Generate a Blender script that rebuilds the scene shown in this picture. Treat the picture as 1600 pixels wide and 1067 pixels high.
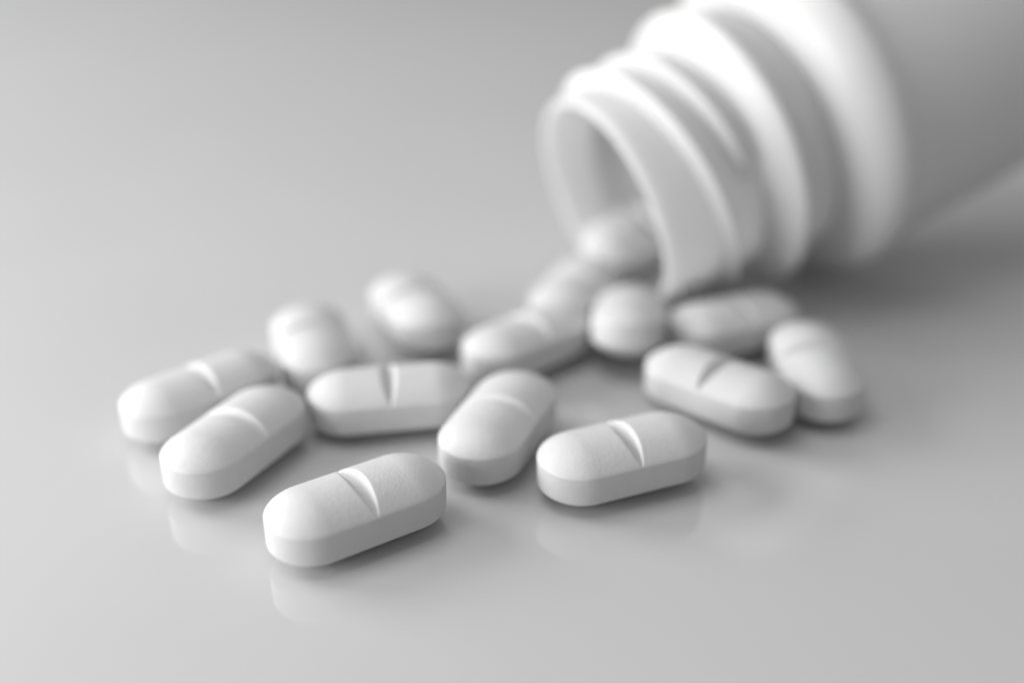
import bpy, bmesh, math
from mathutils import Vector, Matrix

for o in list(bpy.data.objects):
    bpy.data.objects.remove(o, do_unlink=True)
scene = bpy.context.scene
COL = scene.collection
MM = 0.001

# ------------------------------------------------------------------ camera
PITCH = math.radians(27.258)
DIST = 146.41 * MM
cam_data = bpy.data.cameras.new('camera')
cam = bpy.data.objects.new('camera', cam_data)
COL.objects.link(cam)
cam.location = (0.0, -DIST * math.cos(PITCH), DIST * math.sin(PITCH))
cam.rotation_euler = (math.pi / 2 - PITCH, 0, 0)
cam_data.sensor_width = 36.0
cam_data.lens = 40.5
cam_data.clip_start = 0.005
cam_data.clip_end = 20.0
cam_data.dof.use_dof = True
cam_data.dof.focus_distance = 109.0 * MM
cam_data.dof.aperture_fstop = 5.7
cam_data.dof.aperture_blades = 0
scene.camera = cam

# ------------------------------------------------------------------ light
world = bpy.data.worlds.new('World')
scene.world = world
world.use_nodes = True
bg = world.node_tree.nodes['Background']
bg.inputs['Color'].default_value = (1, 1, 1, 1)
bg.inputs['Strength'].default_value = 0.30


def area(name, loc, target, size, size_y, power):
    ld = bpy.data.lights.new(name, 'AREA')
    ld.shape = 'RECTANGLE'
    ld.size = size
    ld.size_y = size_y
    ld.energy = power
    lo = bpy.data.objects.new(name, ld)
    COL.objects.link(lo)
    lo.location = loc
    lo.rotation_euler = (Vector(target) - Vector(loc)).to_track_quat('-Z', 'Y').to_euler()
    return lo


# one big soft box to the left of the table, a little in front of the pills
area('key_softbox', (-0.21, -0.11, 0.058), (0.005, 0.0, 0.01), 0.12, 0.095, 0.46)
# added fill lamp behind on the left, brightens the far side of the table
area('back_fill', (-0.43, 0.16, 0.20), (-0.04, 0.14, 0.0), 0.30, 0.22, 2.0)
# added broad fill lamp overhead, lightens the table and the shadows
area('overhead_fill', (-0.14, -0.02, 0.50), (-0.08, 0.0, 0.0), 0.34, 0.34, 0.95)

scene.view_settings.view_transform = 'Standard'
scene.view_settings.look = 'None'
scene.view_settings.gamma = 1.0
scene.view_settings.exposure = 0.0
scene.view_settings.use_curve_mapping = False
scene.render.engine = 'CYCLES'
scene.cycles.use_denoising = True
scene.cycles.max_bounces = 12
scene.cycles.diffuse_bounces = 8

# ------------------------------------------------------------------ materials


def material(name, base, rough, bump=None, coat=0.0, sss=0.0, sss_radius=1.0 * MM, spec=0.5, mottling=None, translucent=0.0):
    m = bpy.data.materials.new(name)
    m.use_nodes = True
    nt = m.node_tree
    b = nt.nodes['Principled BSDF']
    b.inputs['Base Color'].default_value = (base, base, base, 1)
    b.inputs['Roughness'].default_value = rough
    b.inputs['Specular IOR Level'].default_value = spec
    b.inputs['Coat Weight'].default_value = coat
    b.inputs['Coat Roughness'].default_value = 0.04
    if sss:
        b.inputs['Subsurface Weight'].default_value = sss
        b.inputs['Subsurface Radius'].default_value = (1, 1, 1)
        b.inputs['Subsurface Scale'].default_value = sss_radius
    tc = nt.nodes.new('ShaderNodeTexCoord')
    info = nt.nodes.new('ShaderNodeObjectInfo')
    off = nt.nodes.new('ShaderNodeVectorMath')
    off.operation = 'MULTIPLY_ADD'
    nt.links.new(info.outputs['Random'], off.inputs[0])
    off.inputs[1].default_value = (0.31, 0.17, 0.23)
    nt.links.new(tc.outputs['Object'], off.inputs[2])
    if mottling:
        sc, lo, hi = mottling
        n = nt.nodes.new('ShaderNodeTexNoise')
        n.inputs['Scale'].default_value = sc
        n.inputs['Detail'].default_value = 5
        nt.links.new(off.outputs[0], n.inputs['Vector'])
        mr = nt.nodes.new('ShaderNodeMapRange')
        mr.inputs['From Min'].default_value = 0.3
        mr.inputs['From Max'].default_value = 0.7
        mr.inputs['To Min'].default_value = lo
        mr.inputs['To Max'].default_value = hi
        nt.links.new(n.outputs['Fac'], mr.inputs['Value'])
        cc = nt.nodes.new('ShaderNodeCombineColor')
        for i in range(3):
            nt.links.new(mr.outputs[0], cc.inputs[i])
        nt.links.new(cc.outputs[0], b.inputs['Base Color'])
    if bump:
        prev = None
        for sc, dist, strength in bump:
            n = nt.nodes.new('ShaderNodeTexNoise')
            n.inputs['Scale'].default_value = sc
            n.inputs['Detail'].default_value = 2
            nt.links.new(off.outputs[0], n.inputs['Vector'])
            bp = nt.nodes.new('ShaderNodeBump')
            bp.inputs['Strength'].default_value = strength
            bp.inputs['Distance'].default_value = dist
            nt.links.new(n.outputs['Fac'], bp.inputs['Height'])
            if prev:
                nt.links.new(prev.outputs[0], bp.inputs['Normal'])
            prev = bp
        nt.links.new(prev.outputs[0], b.inputs['Normal'])
    if translucent:
        tr = nt.nodes.new('ShaderNodeBsdfTranslucent')
        tr.inputs['Color'].default_value = (0.92, 0.92, 0.92, 1)
        mix = nt.nodes.new('ShaderNodeMixShader')
        mix.inputs['Fac'].default_value = translucent
        nt.links.new(b.outputs[0], mix.inputs[1])
        nt.links.new(tr.outputs[0], mix.inputs[2])
        nt.links.new(mix.outputs[0], nt.nodes['Material Output'].inputs['Surface'])
    return m


MAT_TABLE = material('white_gloss_laminate', 0.62, 0.08, spec=0.85, bump=[(160.0, 0.06 * MM, 0.12)], mottling=(25.0, 0.535, 0.56))
MAT_PILL = material('white_film_coating', 0.65, 0.48, spec=0.35, sss=0.25, sss_radius=0.5 * MM,
                    bump=[(3000.0, 0.045 * MM, 0.7), (1300.0, 0.045 * MM, 0.35)], mottling=(700.0, 0.59, 0.615))
MAT_BOTTLE = material('white_polyethylene', 0.83, 0.38, spec=0.4, sss=0.0, sss_radius=1.0 * MM, translucent=0.2,
                      bump=[(900.0, 0.01 * MM, 0.4)], mottling=(200.0, 0.79, 0.81))
MAT_NECK = material('brightened_white_polyethylene', 0.83, 0.38, spec=0.4, sss=0.0, sss_radius=1.0 * MM, translucent=0.5,
                      bump=[(900.0, 0.01 * MM, 0.4)], mottling=(200.0, 0.87, 0.89))  # bottle plastic made paler and more translucent to brighten the mouth interior

# ------------------------------------------------------------------ helpers


def mesh_object(name, mesh, mat, parent=None):
    o = bpy.data.objects.new(name, mesh)
    COL.objects.link(o)
    if mat and not mesh.materials:
        mesh.materials.append(mat)
    if parent:
        o.parent = parent
    return o


def build(name, verts, faces, mat, parent=None, smooth=True):
    me = bpy.data.meshes.new(name)
    me.from_pydata(verts, [], faces)
    bm = bmesh.new()
    bm.from_mesh(me)
    bmesh.ops.remove_doubles(bm, verts=bm.verts, dist=1e-7)
    bmesh.ops.recalc_face_normals(bm, faces=bm.faces)
    bm.to_mesh(me)
    bm.free()
    if smooth:
        me.polygons.foreach_set('use_smooth', [True] * len(me.polygons))
    me.update()
    return mesh_object(name, me, mat, parent)


# ------------------------------------------------------------------ setting: the table top
bm = bmesh.new()
bmesh.ops.create_cube(bm, size=1.0, matrix=Matrix.Translation((0, 0.15, -0.0125)) @ Matrix.Diagonal((1.5, 1.3, 0.025, 1)))
bmesh.ops.bevel(bm, geom=list(bm.edges), offset=0.003, segments=3, affect='EDGES', profile=0.5)
me = bpy.data.meshes.new('tabletop')
bm.to_mesh(me)
bm.free()
tabletop = mesh_object('tabletop', me, MAT_TABLE)
tabletop['kind'] = 'structure'
tabletop['label'] = 'glossy white tabletop under the spilled tablets'

# ------------------------------------------------------------------ bottle
TILT = math.radians(16.443)
YAW = math.radians(26.833)
ax = Vector((math.cos(YAW) * math.cos(TILT), math.sin(YAW) * math.cos(TILT), math.sin(TILT)))
e1 = Vector((-math.sin(YAW), math.cos(YAW), 0))
e2 = ax.cross(e1)
bottle = bpy.data.objects.new('pill_bottle', None)
COL.objects.link(bottle)
# local x, y = cross section, local z = along the axis from the mouth to the base
R3 = Matrix((e1, e2, ax)).transposed().to_4x4()
bottle.matrix_world = Matrix.Translation(Vector((11.64, 10.37, 14.30)) * MM) @ R3
BM = MM * 1.009
bottle.empty_display_size = 0.01
bottle['label'] = 'open white plastic pill bottle lying on its side with tablets spilling from its mouth'
bottle['category'] = 'bottle'


def lathe(name, prof, mat, parent, n=160, closed=True):
    """prof: list of (station along the axis, radius) in mm, revolved about the axis."""
    verts, faces = [], []
    k = len(prof)
    for i in range(n):
        a = 2 * math.pi * i / n
        for s, r in prof:
            verts.append((r * BM * math.cos(a), r * BM * math.sin(a), s * BM))
    for i in range(n):
        j = (i + 1) % n
        for q in range(k if closed else k - 1):
            p = (q + 1) % k
            if prof[q][1] == 0 and prof[p][1] == 0:
                continue
            f = [i * k + q, j * k + q, j * k + p, i * k + p]
            faces.append(f)
    o = build(name, verts, faces, mat, parent)
    return o


def arc(cs, cr, rad, a0, a1, n):
    return [(cs + rad * math.cos(math.radians(a0 + (a1 - a0) * i / n)), cr + rad * math.sin(math.radians(a0 + (a1 - a0) * i / n))) for i in range(n + 1)]


def smooth_line(pts, n=8):
    """Catmull-Rom through (s, r) points."""
    out = []
    P = [pts[0]] + pts + [pts[-1]]
    for i in range(1, len(P) - 2):
        for t in range(n):
            t = t / n
            c = []
            for d in range(2):
                p0, p1, p2, p3 = P[i - 1][d], P[i][d], P[i + 1][d], P[i + 2][d]
                c.append(0.5 * (2 * p1 + (p2 - p0) * t + (2 * p0 - 5 * p1 + 4 * p2 - p3) * t * t + (3 * p1 - p0 - 3 * p2 + p3) * t ** 3))
            out.append(tuple(c))
    out.append(pts[-1])
    return out


# the neck is a tube that flares into the shoulder
IN = 13.35
neck_prof = smooth_line([(2.2, IN), (1.0, IN + 0.02), (0.34, 13.46), (0.08, 13.66), (0.0, 13.92), (0.1, 14.25), (0.42, 14.54), (1.1, 14.68), (2.2, 14.62), (3.2, 14.5)], 5)
neck_prof += [(9.0, 14.5), (14.0, 14.6), (18.0, 15.2), (19.2, 16.3), (22.0, 16.5), (24.8, 16.5)]
neck_prof += [(25.2, 15.3), (30.0, 15.0), (52.0, 15.6), (52.4, 15.2), (52.0, 14.7), (30.0, IN + 0.25), (24.0, IN)]  # inner tube added inside the body so the mouth shows no dark cavity
neck = lathe('neck', neck_prof, MAT_NECK, bottle)

collar_prof = smooth_line([(14.2, 14.2), (14.6, 15.0), (15.6, 16.9), (16.7, 18.5), (17.4, 19.05), (18.1, 18.95), (18.6, 18.0), (18.8, 16.6), (18.9, 15.0)], 6)
lathe('collar', collar_prof, MAT_BOTTLE, neck)


def thread(phi0, phi1, s_of, mat, parent, crest=16.6, root=14.2, half=1.12, taper=26.0, n=140):
    verts, faces = [], []
    shape = [(-1.0, 0.0), (-0.78, 0.30), (-0.5, 0.74), (-0.24, 0.95), (0.0, 1.0), (0.24, 0.95), (0.5, 0.74), (0.78, 0.30), (1.0, 0.0), (0.0, -0.25)]
    k = len(shape)
    for i in range(n + 1):
        phi = phi0 + (phi1 - phi0) * i / n
        t = min(1.0, (phi - phi0) / taper, (phi1 - phi) / taper)
        t = max(0.0, t)
        h = math.sqrt(max(0.0, 1 - (1 - t) ** 2))
        a = math.radians(phi)
        for u, v in shape:
            r = root + (crest - root) * (v * h)
            s = s_of(phi) + half * u * (0.35 + 0.65 * h)
            verts.append((r * BM * math.cos(a), r * BM * math.sin(a), s * BM))
    for i in range(n):
        for q in range(k):
            p = (q + 1) % k
            faces.append([i * k + q, (i + 1) * k + q, (i + 1) * k + p, i * k + p])
    faces.append(list(range(k)))
    faces.append(list(range(n * k, (n + 1) * k))[::-1])
    return build('thread', verts, faces, mat, parent)


# three starts, each a good half turn
thread(40, 262, lambda p: 6.6 + 0.036 * (p - 129), MAT_BOTTLE, neck)
thread(-80, 168, lambda p: 11.0 + 0.030 * (p - 118), MAT_BOTTLE, neck)
thread(215, 400, lambda p: 5.4 + 0.040 * (p - 249), MAT_BOTTLE, neck, crest=16.2)

body_out = smooth_line([(24.3, 16.0), (24.4, 17.2), (25.0, 19.0), (26.0, 20.7), (27.2, 21.9), (28.5, 22.6), (29.8, 22.85), (31.0, 22.6), (31.9, 22.1), (32.8, 21.7), (34.0, 21.6)], 6)
body_out += [(45, 21.6), (60, 21.6), (76, 21.6)]
body_out += arc(79.5, 18.1, 3.5, 90, 0, 8)
body_out += [(83.0, 14.8), (82.2, 12.0), (82.0, 0.0)]
body_in = [(80.8, 0.0), (81.0, 12.0), (81.6, 14.5), (81.6, 17.0), (79.2, 20.1), (76, 20.5), (34, 20.5), (31.5, 20.7), (29.8, 21.3), (27.6, 20.0), (25.6, 17.0), (25.3, 15.6)]
lathe('body', body_out + body_in, MAT_BOTTLE, bottle)

# ------------------------------------------------------------------ tablets
PL, PW, PB, PD = 18.0, 8.859, 2.948, 1.80   # length, width, side band, dome height (mm)
HW = PW / 2
HA = PL / 2 - HW


def profile():
    """(inset ratio, z) from the bottom centre to the top centre, with softened edges."""
    rc = (HW * HW + PD * PD) / (2 * PD)
    fl = 0.16

    def dome(u):
        return math.sqrt(rc * rc - (u * HW) ** 2) - (rc - PD)
    nd = 20
    top = []
    ue = 1 - 0.24 / HW
    for i in range(nd + 1):
        u = ue * (1 - (i / nd))
        top.append((u, PD + PB + dome(u)))
    # quadratic softened edge between the straight band and the dome
    p0 = (1.0, PD + PB - fl)
    p1 = (1.0, PD + PB)
    p2 = top[0]
    soft = []
    for i in range(6):
        t = i / 6
        soft.append(tuple((1 - t) ** 2 * p0[d] + 2 * t * (1 - t) * p1[d] + t * t * p2[d] for d in range(2)))
    upper = soft + top
    mid = PD + PB / 2
    lower = [(u, 2 * mid - z) for u, z in upper][::-1]
    return lower + upper, len(lower)


def groove(x, y, z):
    """A straight V score across the top face; its floor reaches the edge of the dome."""
    floor = PD + PB + 0.06 + 0.60 * max(0.0, 1.0 - (y / (0.95 * HW)) ** 2)
    zc = floor + max(0.0, abs(x) - 0.03) * 1.32
    k = 0.10
    h = max(k - abs(z - zc), 0.0) / k
    return min(z, zc) - h * h * k * 0.25


def tablet_mesh():
    prof, nl = profile()
    # straight stations, dense around the score
    xs = []
    x = 0.0
    while x < 1.75:
        xs.append(x)
        x += 0.07
    xs += [1.9, 2.3, 2.9, 3.7]
    xs = [v for v in xs if v < HA - 0.1]
    line = [-v for v in xs[::-1]] + xs[1:]
    st = []
    ne = 36
    for i in range(ne + 1):
        a = -math.pi / 2 + math.pi * i / ne
        st.append((HA, math.cos(a), math.sin(a)))
    for v in line[::-1]:
        st.append((v, 0.0, 1.0))
    for i in range(ne + 1):
        a = math.pi / 2 + math.pi * i / ne
        st.append((-HA, math.cos(a), math.sin(a)))
    for v in line:
        st.append((v, 0.0, -1.0))
    verts, faces = [], []
    k = len(prof)
    for mx, nx, ny in st:
        for q, (u, z) in enumerate(prof):
            px, py = mx + nx * HW * u, ny * HW * u
            pz = z
            if q >= nl:
                pz = groove(px, py, z)
            verts.append((px * MM, py * MM, pz * MM))
    n = len(st)
    for i in range(n):
        j = (i + 1) % n
        for q in range(k - 1):
            faces.append([i * k + q, j * k + q, j * k + q + 1, i * k + q + 1])
    # bottom and top centre lines close themselves once doubles are merged
    return verts, faces


tv, tf = tablet_mesh()
first = build('tablet', tv, tf, MAT_PILL)
tablet_me = first.data
tablet_pts = [v.co.copy() for v in tablet_me.vertices][::3]

# x, y in mm, yaw, nose-up pitch, roll in degrees, lift in mm (None = rests on the table), label
TABLETS = [
    (-14.585, -40.55, 33.35, 0.1, 0.3, None, 'white tablet nearest the camera, in sharpest focus at the front'),
    (11.2, -32.03, 21.4, 1, 0, None, 'sharp white tablet at front right, alone with its reflection below it'),
    (-1.32, -25.84, 67.5, 1.2, -0.1, None, 'white tablet pointing at the viewer between the two sharp front tablets'),
    (-28.55, -28.65, 62.55, 0, -0.4, None, 'white tablet at front left, lying just in front of the leftmost tablet'),
    (-13.36, -20.12, 7.8, 1.2, 0.6, None, 'white tablet lying crosswise in the middle, score line facing the viewer'),
    (1.9, -6.9, 43, -0.8, -2.5, None, 'blurred white tablet in the centre, just left of the one at the bottle mouth'),
    (23.08, -18.1, -41.5, 1.4, -0.2, None, 'white tablet slanting down to the right, behind the sharp front right tablet'),
    (-34.3, -19.4, 41.3, 0.5, -1.4, None, 'leftmost white tablet, half hidden behind the front left tablet'),
    (-23.6, -8.4, -74.2, 1.5, 0.9, None, 'blurred white tablet at back left, its far end pointing away'),
    (-12, 1, -66.8, 4, 0.3, None, 'most blurred white tablet, farthest back to the left of the bottle'),
    (14.5, -3.2, 81, -12.5, 0, None, 'white tablet end on to the viewer, touching the lower lip of the bottle mouth'),
    (8.5, 7.1, 66, 0, 0, None, 'blurred white tablet tip showing left of the one at the bottle lip'),
    (0, 0, 0, 0, 0, 'bottle', 'white tablet still inside the bottle mouth, its bright tip at the lip'),
    (27.25, -2.5, 27.8, -2.5, -1.5, None, 'white tablet in the shadow under the bottle neck'),
    (34.95, -13.5, -91.2, 0, 0.8, None, 'rightmost white tablet, lying with its end towards the viewer'),
]
for i, (x, y, yaw, pit, rol, lift, label) in enumerate(TABLETS):
    if i == 0:
        o = first
    else:
        o = first.copy()
        COL.objects.link(o)
    rot = Matrix.Rotation(math.radians(yaw), 4, 'Z') @ Matrix.Rotation(-math.radians(pit), 4, 'Y') @ Matrix.Rotation(math.radians(rol), 4, 'X')
    if lift == 'bottle':
        # lies inside the neck, along the axis, against the lower left wall
        rad = e1 * math.cos(math.radians(291)) + e2 * math.sin(math.radians(291))
        zv = -rad
        xv = (ax + 0.06 * rad).normalized()
        yv = zv.cross(xv).normalized()
        zv = xv.cross(yv)
        rot = Matrix((xv, yv, zv)).transposed().to_4x4()
        pos = bottle.matrix_world.translation + ax * (6.4 * MM) + rad * (13.0 * MM)
        x, y, lift = pos / MM
    if lift is None:
        lift = -min((rot @ p).z for p in tablet_pts) / MM
    o.matrix_world = Matrix.Translation(Vector((x, y, lift)) * MM) @ rot
    o['label'] = label
    o['category'] = 'tablet'
    o['group'] = 'tablets spilled from the bottle'
